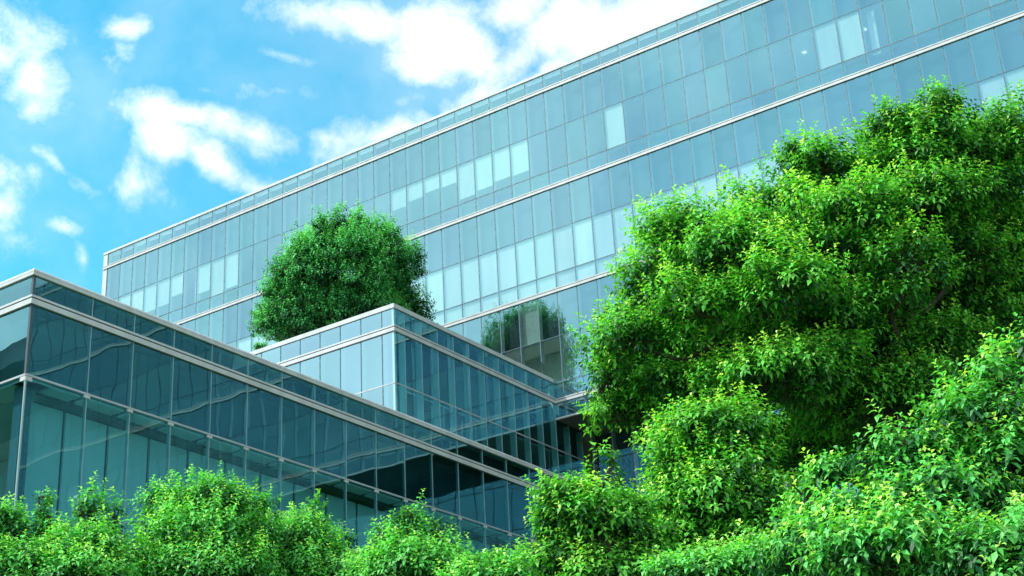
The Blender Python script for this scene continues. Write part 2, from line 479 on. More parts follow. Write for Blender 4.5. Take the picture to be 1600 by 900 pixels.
LEAF = leaf_material('leaf_fresh', LEAF_DARK, LEAF_MID, LEAF_YOUNG)
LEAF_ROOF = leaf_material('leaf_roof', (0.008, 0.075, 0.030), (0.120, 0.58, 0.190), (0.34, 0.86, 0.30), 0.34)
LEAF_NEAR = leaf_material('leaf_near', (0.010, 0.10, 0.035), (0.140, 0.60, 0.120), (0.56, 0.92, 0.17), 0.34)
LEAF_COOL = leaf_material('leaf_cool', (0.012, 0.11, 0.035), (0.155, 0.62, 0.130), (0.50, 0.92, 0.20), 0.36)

# ------------------------------------------------------------------ builders
def tag(o, label=None, cat=None, group=None, kind=None):
    for k, v in (('label', label), ('category', cat), ('group', group), ('kind', kind)):
        if v:
            o[k] = v
    return o


def thing(name, label, cat, loc=(0, 0, 0), group=None):
    o = bpy.data.objects.new(name, None)
    COL.objects.link(o)
    o.location = loc
    o.empty_display_size = 0.5
    return tag(o, label, cat, group)


_cache = {}
BOX_F = [(0, 3, 2, 1), (4, 5, 6, 7), (0, 1, 5, 4), (1, 2, 6, 5), (2, 3, 7, 6), (3, 0, 4, 7)]


def box_mesh(name, dims, mat):
    key = (tuple(round(d, 3) for d in dims), mat.name)
    if key not in _cache:
        hx, hy, hz = (d / 2 for d in dims)
        me = bpy.data.meshes.new(name)
        me.from_pydata([(-hx, -hy, -hz), (hx, -hy, -hz), (hx, hy, -hz), (-hx, hy, -hz),
                        (-hx, -hy, hz), (hx, -hy, hz), (hx, hy, hz), (-hx, hy, hz)], [], BOX_F)
        me.materials.append(mat)
        _cache[key] = me
    return _cache[key]


def part(name, parent, b, mat):
    """one box as one part; b = x0,x1,y0,y1,z0,z1 in world metres"""
    x0, x1, y0, y1, z0, z1 = b
    o = bpy.data.objects.new(name, box_mesh(name, (x1 - x0, y1 - y0, z1 - z0), mat))
    COL.objects.link(o)
    c = Vector(((x0 + x1) / 2, (y0 + y1) / 2, (z0 + z1) / 2))
    if parent is not None:
        o.parent = parent
        p = parent
        while p is not None:
            c -= p.location
            p = p.parent
    o.location = c
    return o


def multi(name, parent, boxes, mat, kind=None):
    """many boxes joined as one part"""
    vs, fs = [], []
    for x0, x1, y0, y1, z0, z1 in boxes:
        k = len(vs)
        vs += [(x0, y0, z0), (x1, y0, z0), (x1, y1, z0), (x0, y1, z0), (x0, y0, z1), (x1, y0, z1), (x1, y1, z1), (x0, y1, z1)]
        fs += [tuple(k + i for i in f) for f in BOX_F]
    off = Vector((0, 0, 0))
    p = parent
    while p is not None:
        off += p.location
        p = p.parent
    me = bpy.data.meshes.new(name)
    me.from_pydata([tuple(Vector(v) - off) for v in vs], [], fs)
    me.materials.append(mat)
    o = bpy.data.objects.new(name, me)
    COL.objects.link(o)
    o.parent = parent
    if kind:
        o['kind'] = kind
    return o


def sweep(name, parent, profile, path, mat, closed=True):
    """profile = (outward, up) points swept along a horizontal polyline with mitred corners.
    path entries: (x, y, z, nx, ny) where n is the (mitred) outward offset direction"""
    vs, fs = [], []
    P = len(profile)
    for (x, y, z, nx, ny) in path:
        for (o_, u_) in profile:
            vs.append((x + nx * o_, y + ny * o_, z + u_))
    for i in range(len(path) - 1):
        for j in range(P if closed else P - 1):
            k = (j + 1) % P
            fs.append((i * P + j, (i + 1) * P + j, (i + 1) * P + k, i * P + k))
    if closed:
        fs.append(tuple(range(P)))
        fs.append(tuple(reversed([(len(path) - 1) * P + j for j in range(P)])))
    off = parent.location if parent else Vector((0, 0, 0))
    me = bpy.data.meshes.new(name)
    me.from_pydata([tuple(Vector(v) - off) for v in vs], [], fs)
    me.materials.append(mat)
    me.validate()
    import bmesh
    bm = bmesh.new()
    bm.from_mesh(me)
    bmesh.ops.recalc_face_normals(bm, faces=bm.faces)
    bm.to_mesh(me)
    bm.free()
    o = bpy.data.objects.new(name, me)
    COL.objects.link(o)
    o.parent = parent
    return o


H = 1.7                      # eye height: heights below are measured from the eye, then raised
FLOOR = 4.99
BANDS = [36.95, 31.96, 26.97, 21.98, 16.99, 12.0, 7.0, 2.0]     # undersides of the white bands, above eye
UPPER, LOWER = 2.01, 0.90     # transom below a band; transom above a band
BAND_H = 0.25


def xb(x, d=(0.0, 0.0)):
    return x


class Wall:
    """a glazed wall; axis 'x' runs along x facing -y at y=pos, axis 'y' runs along y facing +x at x=pos"""
    def __init__(self, parent, axis, pos):
        self.p, self.a, self.pos = parent, axis, pos

    def b(self, s0, s1, o0, o1, z0, z1):
        """s along the wall, o outward offset (positive = towards the street), z above the eye"""
        z0 += H
        z1 += H
        if self.a == 'x':
            return (s0, s1, self.pos - o1, self.pos - o0, z0, z1)
        return (self.pos + o0, self.pos + o1, s0, s1, z0, z1)

    def add(self, name, s0, s1, o0, o1, z0, z1, mat):
        return part(name, self.p, self.b(s0, s1, o0, o1, z0, z1), mat)


def in_view(wall, s0, s1, z0, z1):
    x, y = ((s0 + s1) / 2, wall.pos) if wall.a == 'x' else (wall.pos, (s0 + s1) / 2)
    d = Vector((x, y, (z0 + z1) / 2))
    r = Vector((0.81842725, 0.57239655, -0.05038866)).dot(d)
    u = Vector((0.27135252, -0.30770532, 0.91196779)).dot(d)
    f = Vector((-0.50650236, 0.76005238, 0.40715567)).dot(d)
    if f <= 0:
        return False
    px, py = 800 + 2428.8 * r / f, 450 - 2428.8 * u / f
    return -45 < px < 1645 and -70 < py < 940


BAND_RAIL = (0.075, 0.17)     # main band height, thin rail from..


def band(wall, s0, s1, zb, skip_name='floor_band', m0=0, m1=0, k=1.0):
    """white double band: a broad rail, a dark groove and a thin rail above; m0/m1 = mitre at each end"""
    def w(a, b, c, d, mat, nm, par=None):
        nx, ny = (0, -1) if wall.a == 'x' else (1, 0)
        sx, sy = (1, 0) if wall.a == 'x' else (0, 1)
        base = (lambda s: (s, wall.pos)) if wall.a == 'x' else (lambda s: (wall.pos, s))
        p0, p1 = base(s0), base(s1)
        path = [(p0[0], p0[1], zb + H, nx - sx * m0, ny - sy * m0), (p1[0], p1[1], zb + H, nx + sx * m1, ny + sy * m1)]
        return sweep(nm, wall.p, [(a, c), (b, c), (b, d), (a, d)], path, mat)
    w(-0.02, 0.066, 0.0, 0.148 * k, ALU, skip_name)
    w(-0.02, 0.050, 0.148 * k, 0.186 * k, JOINT, 'band_groove')
    w(-0.02, 0.070, 0.186 * k, BAND_H * k, ALU, 'band_rail')


def glazing(wall, cols, rows, mat, name_map, hidden=None, gap=0.018, thick=0.03):
    """panes between successive column lines; rows = (z0, z1, name)"""
    rest = {}
    for i in range(len(cols) - 1):
        a, b = cols[i] + gap, cols[i + 1] - gap
        for z0, z1, nm in rows:
            if hidden and hidden(a, z0, z1):
                rest.setdefault(nm, []).append(wall.b(a, b, -thick, 0.0, z0 + gap, z1 - gap))
            elif in_view(wall, a, b, z0, z1):
                wall.add(nm, a, b, -thick, 0.0, z0 + gap, z1 - gap, mat)
            else:
                rest.setdefault(nm, []).append(wall.b(a, b, -thick, 0.0, z0 + gap, z1 - gap))
    allrest = [q for v in rest.values() for q in v]
    if allrest:
        multi('distant_glazing', wall.p, allrest, mat, 'stuff')

# ------------------------------------------------------------------ ground
def sheet(name, x0, x1, y0, y1, z, mat, thick=0.0):
    me = bpy.data.meshes.new(name)
    me.from_pydata([(x0, y0, z), (x1, y0, z), (x1, y1, z), (x0, y1, z)], [], [(0, 1, 2, 3)])
    me.materials.append(mat)
    o = bpy.data.objects.new(name, me)
    COL.objects.link(o)
    o['kind'] = 'structure'
    return o


sheet('ground', -2500, 2500, -2500, 2500, 0.0, GRASS)
tag(part('pavement', None, (-70, 30, -6, 6, 0.004, 0.12), PAVE), kind='structure')

# ------------------------------------------------------------------ tower
TY = 52.0
tower = thing('office_tower', 'long tall glass office block with white floor bands rising behind the lower wings', 'building', (-30, 60, 0))
TW = Wall(tower, 'x', TY)
cols = [-38.40 + 1.0085 * k if k >= 0 else -38.40 + 0.995 * k for k in range(-23, 50)]
TX0, TX1 = cols[0] - 0.35, cols[-1]
TOP = 37.86
# structure
multi('roof', tower, [(TX0 + 0.4, TX1, TY + 0.6, TY + 18, TOP + H - 1.3, TOP + H - 1.0)], ROOF)
part('back_wall', tower, (TX0, TX1, TY + 18, TY + 18.3, 0, TOP + H - 0.4), RENDER_W)
part('side_wall', tower, (TX0, TX0 + 0.3, TY + 0.25, TY + 18, 0, TOP + H - 0.1), ALU_GREY)
part('side_wall', tower, (TX1, TX1 + 0.3, TY + 0.25, TY + 18, 0, TOP + H - 0.1), ALU_GREY)
part('corner_post', tower, (TX0 - 0.02, TX0 + 0.30, TY - 0.02, TY + 0.24, 21.3 + H, TOP + H), ALU)
OVER = 21.30                   # underside of the overhang
slabs, backs = [], []
for k, zb in enumerate(BANDS[:4]):
    lo = zb - 0.05 if k < 3 else OVER + 0.30
    slabs.append(TW.b(TX0 + 0.3, TX1, -15.0, -0.34, lo, zb + 0.35))
for s in slabs:
    part('floor_slab', tower, s, CEIL)
TB = BAND_H * 0.76
rows = [(BANDS[0] + TB, TOP, 'parapet_pane')]
for k in range(3):
    t, bt = BANDS[k], BANDS[k + 1]
    rows += [(t - UPPER, t, 'spandrel_pane'), (bt + LOWER, t - UPPER, 'window_pane'), (bt + TB, bt + LOWER, 'sill_pane')]
rows += [(OVER + 0.03, BANDS[3], 'apron_pane')]


def tower_hidden(s, z0, z1):
    # behind the wings: nothing of it shows
    z = (z0 + z1) / 2
    return (s < -36.3 and z < 26.0) or (s < -33.2 and z < 24.0) or (s < -48 and z < 29.3) or (s > -9.8) or z < 22 or (s > -17 and z < 26.5) or (s > -25 and z < 21.8) or (s > -28.6 and z < 25.5)


glazing(TW, cols, rows, G_TOWER, None, tower_hidden)
# shadow boxes behind the spandrels, above the ceilings
for k in range(3):
    t, bt = BANDS[k], BANDS[k + 1]
    part('shadow_box', tower, TW.b(TX0 + 0.3, TX1, -0.29, -0.26, t - UPPER + 0.05, t + 0.2), SHADOWBOX)
    part('shadow_box', tower, TW.b(TX0 + 0.3, TX1, -0.29, -0.26, bt + 0.22, bt + LOWER - 0.05), INNER_DK if k < 1 else SLAB)
    part('ceiling', tower, TW.b(TX0 + 0.3, TX1, -15.0, -0.30, t - UPPER + 0.02, t - UPPER + 0.10), CEIL)
    part('inner_wall', tower, TW.b(TX0 + 0.3, TX1, -6.2 if k < 2 else -1.6, -6.0 if k < 2 else -1.5, bt + 0.36, t - UPPER), INNER)
part('shadow_box', tower, TW.b(TX0 + 0.3, TX1, -0.29, -0.26, TOP - 0.62, TOP - 0.1), SHADOWBOX)
part('shadow_box', tower, TW.b(-32.8, TX1, -0.29, -0.26, OVER + 0.05, BANDS[3] - 0.02), SHADOWBOX)
# mullions: a dark joint on the outside, a deep pale box inside
for i, c in enumerate(cols):
    if c > -9.5:
        continue
    lowz = OVER if c > -32.9 else 24.0
    mo = TW.add('mullion', c - 0.028, c + 0.028, -0.22, -0.032, lowz, TOP - 0.06, MULL)
    j = part('joint', mo, TW.b(c - 0.021, c + 0.021, -0.03, 0.006, lowz, TOP - 0.02), JOINT_T)
multi('distant_mullions', tower, [TW.b(c - 0.025, c + 0.025, -0.03, 0.006, OVER, TOP - 0.02) for c in cols if c > -9.5], JOINT, 'stuff')
for k in range(3):
    t, bt = BANDS[k], BANDS[k + 1]
    for z, w_, mt in ((t - UPPER, 0.012, JOINT_T), (bt + LOWER, 0.022, JOINT_T)):
        TW.add('transom', TX0 + 0.3, TX1, -0.03, 0.009, z - w_, z + w_, mt)
        TW.add('transom', TX0 + 0.3, TX1, -0.16, -0.032, z - w_ - 0.02, z + w_ + 0.02, MULL)
for k in range(4):
    x0 = TX0 if k < 3 else -32.82
    band(TW, x0, TX1, BANDS[k], m0=0 if k < 3 else -1, k=0.76)
    multi('band_joints', tower, [TW.b(c - 0.008, c + 0.008, 0.0, 0.0705, BANDS[k] - 0.004, BANDS[k] + 0.194) for c in cols if c > x0 + 0.1], ALU_GREY, 'stuff')
# coping
part('coping', tower, TW.b(TX0 - 0.03, TX1, -0.5, 0.05, TOP, TOP + 0.13), ALU)
# overhang
part('soffit', tower, (-32.79, TX1, TY - 0.02, TY + 2.62, OVER + H - 0.04, OVER + H + 0.02), SOFFIT)
TW.add('soffit_edge', -32.80, TX1, -0.03, 0.06, OVER - 0.05, OVER + 0.03, ALU)
# recessed lower wall
RW = Wall(tower, 'x', TY + 2.62)
rcols = [-32.72 + 1.006 * k for k in range(0, 46)]
rrows = []
for k in range(3, 7):
    t, bt = BANDS[k], BANDS[k + 1]
    rrows += [(t - UPPER, min(t, OVER - 0.04), 'spandrel_pane'), (bt + LOWER, t - UPPER, 'window_pane'), (bt + BAND_H, bt + LOWER, 'sill_pane')]


def rec_hidden(s, z0, z1):
    return s > -27.5 or z0 < 16.0


glazing(RW, rcols, rrows, G_TOWER, None, rec_hidden)
for k in range(3, 7):
    t, bt = BANDS[k], BANDS[k + 1]
    part('shadow_box', tower, RW.b(-32.7, TX1, -0.32, -0.28, bt + 0.3, min(t, OVER) - 0.06), SHADOWBOX)
    band(RW, -32.76, TX1, bt)
    for z in (t - UPPER, bt + LOWER):
        RW.add('transom', -32.74, TX1, -0.03, 0.009, z - 0.02, z + 0.02, JOINT)
for c in rcols:
    if c < -26:
        mo = RW.add('mullion', c - 0.04, c + 0.04, -0.24, -0.032, 0, OVER - 0.05, MULL)
        part('joint', mo, RW.b(c - 0.02, c + 0.02, -0.03, 0.02, 0, OVER - 0.05), ALU_GREY)
multi('distant_mullions', tower, [RW.b(c - 0.02, c + 0.02, -0.03, 0.006, 0, OVER - 0.05) for c in rcols if c >= -26], JOINT, 'stuff')

# roller blinds, floor by floor: (first column index from x, drop fraction)
def col_at(x):
    return min(range(len(cols) - 1), key=lambda i: abs((cols[i] + cols[i + 1]) / 2 - x))


def blind(k, i, drop, o=-0.085, mat=None, w=0.032):
    t, bt = BANDS[k], BANDS[k + 1]
    ztop = t - UPPER - 0.03
    z0 = ztop - drop * (ztop - (bt + LOWER)) if drop <= 1 else bt + BAND_H + 0.02
    return TW.add('roller_blind', cols[i] + w, cols[i + 1] - w, o, o + 0.012, z0, ztop, mat or BLIND)


for i, d in BLINDS_A:
    blind(0, i, d)
for i, a, b in STRIPS:
    TW.add('roller_blind', cols[i] + a, cols[i] + b, -0.36, -0.345, BANDS[1] + LOWER, BANDS[0] - UPPER - 0.03, BLIND)
for i, d in BLINDS_B:
    blind(1, i, d)
for i in range(len(cols) - 1):                  # one screened bay on the third floor
    if abs((cols[i] + cols[i + 1]) / 2 + 33.9) < 0.5:
        TW.add('roller_blind', cols[i] + 0.05, cols[i + 1] - 0.05, -0.20, -0.18, BANDS[2] - UPPER + 0.05, BANDS[2] - 0.05, INNER)
for (x, zf) in ((-20.3, 0), (-17.6, 0)):
    lamp = part('ceiling_lamp', tower, TW.b(x - 0.08, x + 0.08, -1.6, -1.44, BANDS[zf] - UPPER - 0.03, BANDS[zf] - UPPER + 0.01), LAMP)

# ------------------------------------------------------------------ middle wing with the planted roof
MX, MY = -32.82, 41.31
wing = thing('terrace_wing', 'middle glass wing with a sharp corner and a tree on its roof', 'building', (-40, 48, 0))
MA, MB = Wall(wing, 'x', MY), Wall(wing, 'y', MX)
MTOP = 22.90
acols = [-33.39 - 1.006 * k for k in range(0, 24)][::-1] + [MX]
bcols = [MY, MY + 0.62] + [MY + 0.62 + 1.004 * k for k in range(1, 13)]
mrows = [(BANDS[3] + BAND_H, MTOP, 'parapet_pane'), (BANDS[3] - UPPER, BANDS[3], 'spandrel_pane'), (BANDS[4] + LOWER, BANDS[3] - UPPER, 'window_pane'),
         (BANDS[4] + BAND_H, BANDS[4] + LOWER, 'sill_pane'), (BANDS[4] - UPPER, BANDS[4], 'spandrel_pane'), (BANDS[5] + LOWER, BANDS[4] - UPPER, 'window_pane')]


def ma_hidden(s, z0, z1):
    return s < -40.6 or z1 < 20.5 and s < -34.5 or z1 < 18


def mb_hidden(s, z0, z1):
    return z1 < 16.9 and s < 47


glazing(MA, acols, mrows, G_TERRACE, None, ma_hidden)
glazing(MB, bcols, mrows, G_TERRACE_DIM, None, mb_hidden)
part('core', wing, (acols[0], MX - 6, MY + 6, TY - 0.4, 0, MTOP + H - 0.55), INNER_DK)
part('roof', wing, (acols[0], MX - 0.5, MY + 0.5, TY - 0.32, MTOP + H - 0.5, MTOP + H - 0.35), ROOF)
for W_, s0, s1 in ((MA, acols[0], MX - 0.34), (MB, MY + 0.36, TY + 2.6)):
    for zz0, zz1, mt in ((BANDS[3] + 0.3, MTOP - 0.02, SHADOWBOX), (BANDS[3] - UPPER + 0.06, BANDS[3] - 0.05, SHADOWBOX), (BANDS[4] - UPPER, BANDS[4] - 0.05, SHADOWBOX)):
        if W_ is MB and zz0 > BANDS[3]:
            s1b = TY - 0.33
        else:
            s1b = s1
        part('shadow_box', wing, W_.b(s0, s1b, -0.34, -0.31, zz0, zz1), mt)
    part('floor_slab', wing, W_.b(s0, s1, -5.9, -0.36, BANDS[4] - 0.05, BANDS[4] + 0.6), SLAB)
    part('ceiling', wing, W_.b(s0, s1, -5.9, -0.36, BANDS[3] - UPPER + 0.0, BANDS[3] - UPPER + 0.08), CEIL)
    part('inner_wall', wing, W_.b(s0, s1, -3.4, -3.3, BANDS[4] + 0.62, BANDS[3] - UPPER - 0.02), INNER)
for W_, cc in ((MA, acols[:-1]), (MB, bcols[1:])):
    for c in cc:
        if W_ is MA and c < -41:
            continue
        zt = MTOP - 0.04 if (W_ is MA or c < TY - 0.02) else OVER - 0.05
        mo = W_.add('mullion', c - 0.035, c + 0.035, -0.27, -0.032, 14.5, zt, STRIPE if W_ is MB else MULL)
        part('joint', mo, W_.b(c - 0.02, c + 0.02, -0.03, 0.006, 14.5, zt), JOINT if W_ is MA else EDGE)
multi('corner_post', wing, [MA.b(MX - 0.10, MX - 0.004, -0.10, -0.004, 12, MTOP)], ALU)
for W_, s0, s1 in ((MA, acols[0], MX), (MB, MY, TY + 2.6)):
    for z in (BANDS[3] - UPPER, BANDS[4] + LOWER):
        W_.add('transom', s0, s1, -0.03, 0.014, z - 0.022, z + 0.022, ALU_GREY)
for zb in (BANDS[3], BANDS[4]):
    band(MA, acols[0], MX, zb, m1=1, k=0.94)
    band(MB, MY, TY if zb > 20 else TY + 2.6, zb, m0=1, m1=-1 if zb > 20 else 0, k=0.94)


def coping(parent, profile, pts, mat=ALU, name='coping'):
    return sweep(name, parent, profile, pts, mat)


coping(wing, [(-0.45, 0.0), (0.05, 0.0), (0.05, 0.17), (-0.45, 0.20)],
       [(acols[0], MY, MTOP + H, 0, -1), (MX, MY, MTOP + H, 1, -1), (MX, TY - 0.05, MTOP + H, 1, 0)])
# thin pale upright strips behind the lower windows of the wing
for c, wd in ((44.1, 0.06), (46.0, 0.05), (46.9, 0.05), (48.6, 0.10), (50.4, 0.05)):
    part('pale_strip', wing, MB.b(c, c + wd, -0.55, -0.5, BANDS[4] + 0.62, BANDS[3] - UPPER - 0.05), BLIND)

# ------------------------------------------------------------------ front wing
FX, FY = -31.33, 24.10
front = thing('front_wing', 'low dark glass wing in front with a rounded white parapet coping', 'building', (-40, 40, 0))
FA, FB = Wall(front, 'x', FY), Wall(front, 'y', FX)
FTOP = 17.82
fb_cols = [FY] + [26.13 + 1.526 * k for k in range(0, 18)] + [TY + 2.40]
fa_cols = [FX - 2.03 - 1.526 * k for k in range(0, 8)][::-1] + [FX]
FT = 15.0
frows = [(BANDS[4] + BAND_H, FTOP, 'parapet_pane'), (FT, BANDS[4], 'window_pane')]
low = [(8.0, FT, 'tall_pane')]
for W_, cc in ((FA, fa_cols), (FB, fb_cols)):
    glazing(W_, cc, frows, G_FRONT, None, None, gap=0.012)
    glazing(W_, cc, low, G_CLEAR, None, None, gap=0.008)
    s0, s1 = cc[0], cc[-1]
    a0, a1 = (s0, s1 - 0.46) if W_ is FA else (s0 + 0.46, s1)
    part('shadow_box', front, W_.b(a0, a1, -0.46, -0.42, BANDS[4] + 0.26, FTOP + 0.094), SHADOWBOX)
    part('shadow_box', front, W_.b(a0, a1, -0.46, -0.42, FT + 0.1, BANDS[4] - 0.04), SHADOWBOX)
    part('transom', front, W_.b(s0, s1, -0.07, 0.022, FT - 0.025, FT + 0.03), ALU_GREY)
    for c in (cc[:-1] if W_ is FA else cc[1:]):
        W_.add('mullion', c - 0.012, c + 0.012, -0.10, 0.014, FT + 0.03, BANDS[4] - 0.002, EDGE)
        W_.add('mullion', c - 0.012, c + 0.012, -0.10, 0.014, BANDS[4] + BAND_H, FTOP - 0.01, EDGE)
        W_.add('glass_fin', c - 0.012, c + 0.012, -0.11, 0.004, 3.0, FT - 0.10, EDGE)
        f = W_.add('fin_fitting', c - 0.10, c + 0.10, -0.09, 0.018, FT - 0.11, FT - 0.03, ALU)
multi('corner_post', front, [(FX - 0.07, FX + 0.012, FY - 0.012, FY + 0.07, FT + 0.03 + H, FTOP + H)], JOINT)
multi('corner_fin', front, [(FX - 0.035, FX + 0.01, FY - 0.01, FY + 0.035, 3.0 + H, FT + H - 0.03)], EDGE)
part('fin_fitting', front, (FX - 0.20, FX + 0.02, FY - 0.02, FY + 0.20, FT + H - 0.16, FT + H - 0.04), ALU)
band(FA, fa_cols[0], FX, BANDS[4], m1=1)
band(FB, FY, fb_cols[-1], BANDS[4], m0=1)
# coping: a flat lip, then a rounded hood set back above it
lip = [(-0.30, 0.0), (0.05, 0.0), (0.06, 0.012), (0.06, 0.085), (0.045, 0.095), (-0.30, 0.095)]
hood = [(-0.50, 0.096), (-0.012, 0.096), (0.018, 0.125), (0.024, 0.17), (-0.01, 0.22), (-0.10, 0.262), (-0.30, 0.275), (-0.50, 0.27)]
pth = [(fa_cols[0], FY, FTOP + H, 0, -1), (FX, FY, FTOP + H, 1, -1), (FX, fb_cols[-1], FTOP + H, 1, 0)]
coping(front, lip, pth)
coping(front, hood, pth, ALU, 'coping_hood')
for c in fb_cols[1:-1]:
    part('coping_clip', front, (FX - 0.03, FX + 0.034, c - 0.02, c + 0.02, FTOP + H + 0.097, FTOP + H + 0.20), ALU)
part('roof', front, (fa_cols[0], FX - 0.5, FY + 0.5, MY - 0.1, FTOP + H - 0.35, FTOP + H - 0.2), ROOF)
part('roof', front, (MX + 0.02, FX - 0.5, MY - 0.1, TY + 2.4, FTOP + H - 0.35, FTOP + H - 0.2), ROOF)
# inside: floor deck, perimeter ceiling boards, inner wall panels
part('floor_slab', front, (fa_cols[0], FX - 0.75, FY + 0.95, TY + 2.3, FT + H, FT + H + 0.5), SLAB)
ys = fb_cols
for i in range(len(ys) - 1):
    a, b = ys[i] + (0.10 if i else 0.08), ys[i + 1] - 0.13
    part('ceiling_board', front, (FX - 0.62, FX - 0.10, a, b, FT + H - 0.10, FT + H - 0.04), CEIL)
    part('inner_panel', front, (FX - 0.92, FX - 0.86, ys[i] + (0.06 if i else 0.9), ys[i + 1] - 0.05, 2, FT + H - 0.30), PANEL if i < 12 else INNER)
part('ceiling_edge', front, (FX - 0.66, FX - 0.62, FY + 0.9, TY + 2.3, FT + H - 0.16, FT + H), JOINT)
part('ceiling', front, (fa_cols[0], FX - 0.66, FY + 0.9, TY + 2.3, FT + H - 0.06, FT + H - 0.02), INNER)
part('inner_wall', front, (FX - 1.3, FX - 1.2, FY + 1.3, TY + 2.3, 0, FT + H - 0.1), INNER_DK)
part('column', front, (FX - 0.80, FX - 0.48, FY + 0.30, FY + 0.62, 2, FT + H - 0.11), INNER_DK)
xs = fa_cols
for i in range(len(xs) - 1):
    part('ceiling_board', front, (xs[i] + 0.08, xs[i + 1] - 0.08, FY + 0.10, FY + 0.88, FT + H - 0.10, FT + H - 0.04), CEIL)
part('inner_wall', front, (fa_cols[0], FX - 2.2, FY + 4.0, FY + 4.1, 0, FT + H - 0.1), INNER)
for y in (26.7, 31.2):
    part('ceiling_lamp', front, (FX - 0.80, FX - 0.70, y - 0.12, y + 0.12, FT + H - 2.6, FT + H - 2.57), LAMP)

# ------------------------------------------------------------------ house across the street (seen mirrored in the front wing)
house = thing('pale_house', 'pale rendered block mirrored in the left glass of the front wing', 'building', (-66, -2, 0))
part('wall', house, (-80, -54.2, -12, 4.0, 0, 26.2), RENDER_W)
part('roof', house, (-80.5, -53.9, -12.5, 4.9, 29.4, 30.4), RENDER_W)
part('attic', house, (-80, -55.6, -12, 3.4, 26.2, 29.4), INNER_DK)
for k in range(7):
    part('louvre', house, (-56.9, -55.7, 3.45, 3.62, 26.9 + 0.22 * k, 27.05 + 0.22 * k), ALU)
for k in range(6):
    fr = part('window', house, (-57.5 - 3.2 * k, -55.7 - 3.2 * k, 3.96, 4.06, 22.6, 24.4), ALU)
    part('pane', fr, (-57.4 - 3.2 * k, -55.8 - 3.2 * k, 4.062, 4.08, 22.7, 24.3), G_TOWER)

# ------------------------------------------------------------------ trees
def unit(a):
    return a / np.maximum(np.linalg.norm(a, axis=-1, keepdims=True), 1e-9)


def leaves_mesh(name, P, Dr, Up, L, Wd, age_shade, vary, droop, mat, off):
    """each leaf: folded along its rib and bent down towards the tip (4 triangles)"""
    S = unit(np.cross(Dr, Up))
    N = unit(np.cross(S, Dr))
    L = L[:, None]
    Wd = Wd[:, None]
    dz = np.array([0, 0, -1.0])
    v0 = P
    mid = P + Dr * L * 0.52 + dz * L * 0.09 * droop[:, None]
    tip = P + Dr * L * 0.92 + dz * L * 0.36 * droop[:, None]
    lf = P + Dr * L * 0.46 + S * Wd * 0.5 + N * Wd * 0.07
    rt = P + Dr * L * 0.46 - S * Wd * 0.5 + N * Wd * 0.07
    V = np.stack([v0, lf, mid, rt, tip], 1).reshape(-1, 3) - off
    n = len(P)
    idx = np.array([[0, 2, 1], [0, 3, 2], [1, 2, 4], [2, 3, 4]]).reshape(-1)
    Fv = (np.arange(n)[:, None] * 5 + idx[None, :]).reshape(-1).astype(np.int32)
    me = bpy.data.meshes.new(name)
    me.vertices.add(n * 5)
    me.vertices.foreach_set('co', V.astype(np.float32).reshape(-1))
    me.loops.add(n * 12)
    me.loops.foreach_set('vertex_index', Fv)
    me.polygons.add(n * 4)
    me.polygons.foreach_set('loop_start', (np.arange(n * 4) * 3).astype(np.int32))
    me.update(calc_edges=True)
    for nm, arr, tipadd in (('age_shade', age_shade, 0.12), ('vary', vary, 0.0)):
        at = me.attributes.new(nm, 'FLOAT', 'POINT')
        a5 = np.repeat(arr, 5).reshape(n, 5)
        a5[:, 4] += tipadd
        at.data.foreach_set('value', a5.astype(np.float32).reshape(-1))
    me.materials.append(mat)
    return me


def tube_arrays(paths, sides=6):
    vs, fs = [], []
    for pts, rad in paths:
        k0 = len(vs)
        n = len(pts)
        for i in range(n):
            a = pts[max(0, i - 1)]
            b = pts[min(n - 1, i + 1)]
            t = (b - a)
            t = t / (np.linalg.norm(t) + 1e-9)
            ref = np.array([1.0, 0, 0]) if abs(t[0]) < 0.8 else np.array([0, 1.0, 0])
            u = np.cross(t, ref)
            u /= np.linalg.norm(u)
            w = np.cross(t, u)
            for j in range(sides):
                an = 2 * math.pi * j / sides
                vs.append(tuple(pts[i] + (u * math.cos(an) + w * math.sin(an)) * rad[i]))
        for i in range(n - 1):
            for j in range(sides):
                a, b = k0 + i * sides + j, k0 + i * sides + (j + 1) % sides
                fs.append((a, b, b + sides, a + sides))
    return vs, fs


def tube_obj(name, parent, paths, mat, sides=6):
    vs, fs = tube_arrays(paths, sides)
    off = parent.location
    me = bpy.data.meshes.new(name)
    me.from_pydata([(v[0] - off[0], v[1] - off[1], v[2] - off[2]) for v in vs], [], fs)
    me.materials.append(mat)
    for p in me.polygons:
        p.use_smooth = True
    o = bpy.data.objects.new(name, me)
    COL.objects.link(o)
    o.parent = parent
    return o


def bent(p0, p1, r0, r1, n=5, wob=0.12, seed=0):
    rg = np.random.default_rng(seed)
    t = np.linspace(0, 1, n)
    L = np.linalg.norm(p1 - p0)
    pts = p0[None] * (1 - t[:, None]) + p1[None] * t[:, None]
    pts[1:-1] += rg.normal(0, wob * L * 0.25, (n - 2, 3))
    pts[:, 2] += 0.10 * L * np.sin(t * math.pi) * (1 if p1[2] > p0[2] else 0)
    return list(pts), list(r0 * (1 - t) + r1 * t)


def sphere_dirs(n, rg):
    i = np.arange(n) + 0.5
    ph = np.arccos(1 - 2 * i / n)
    th = math.pi * (1 + 5 ** 0.5) * i + rg.uniform(0, 6.28)
    d = np.stack([np.cos(th) * np.sin(ph), np.sin(th) * np.sin(ph), np.cos(ph)], 1)
    return unit(d + rg.normal(0, 0.12, d.shape))


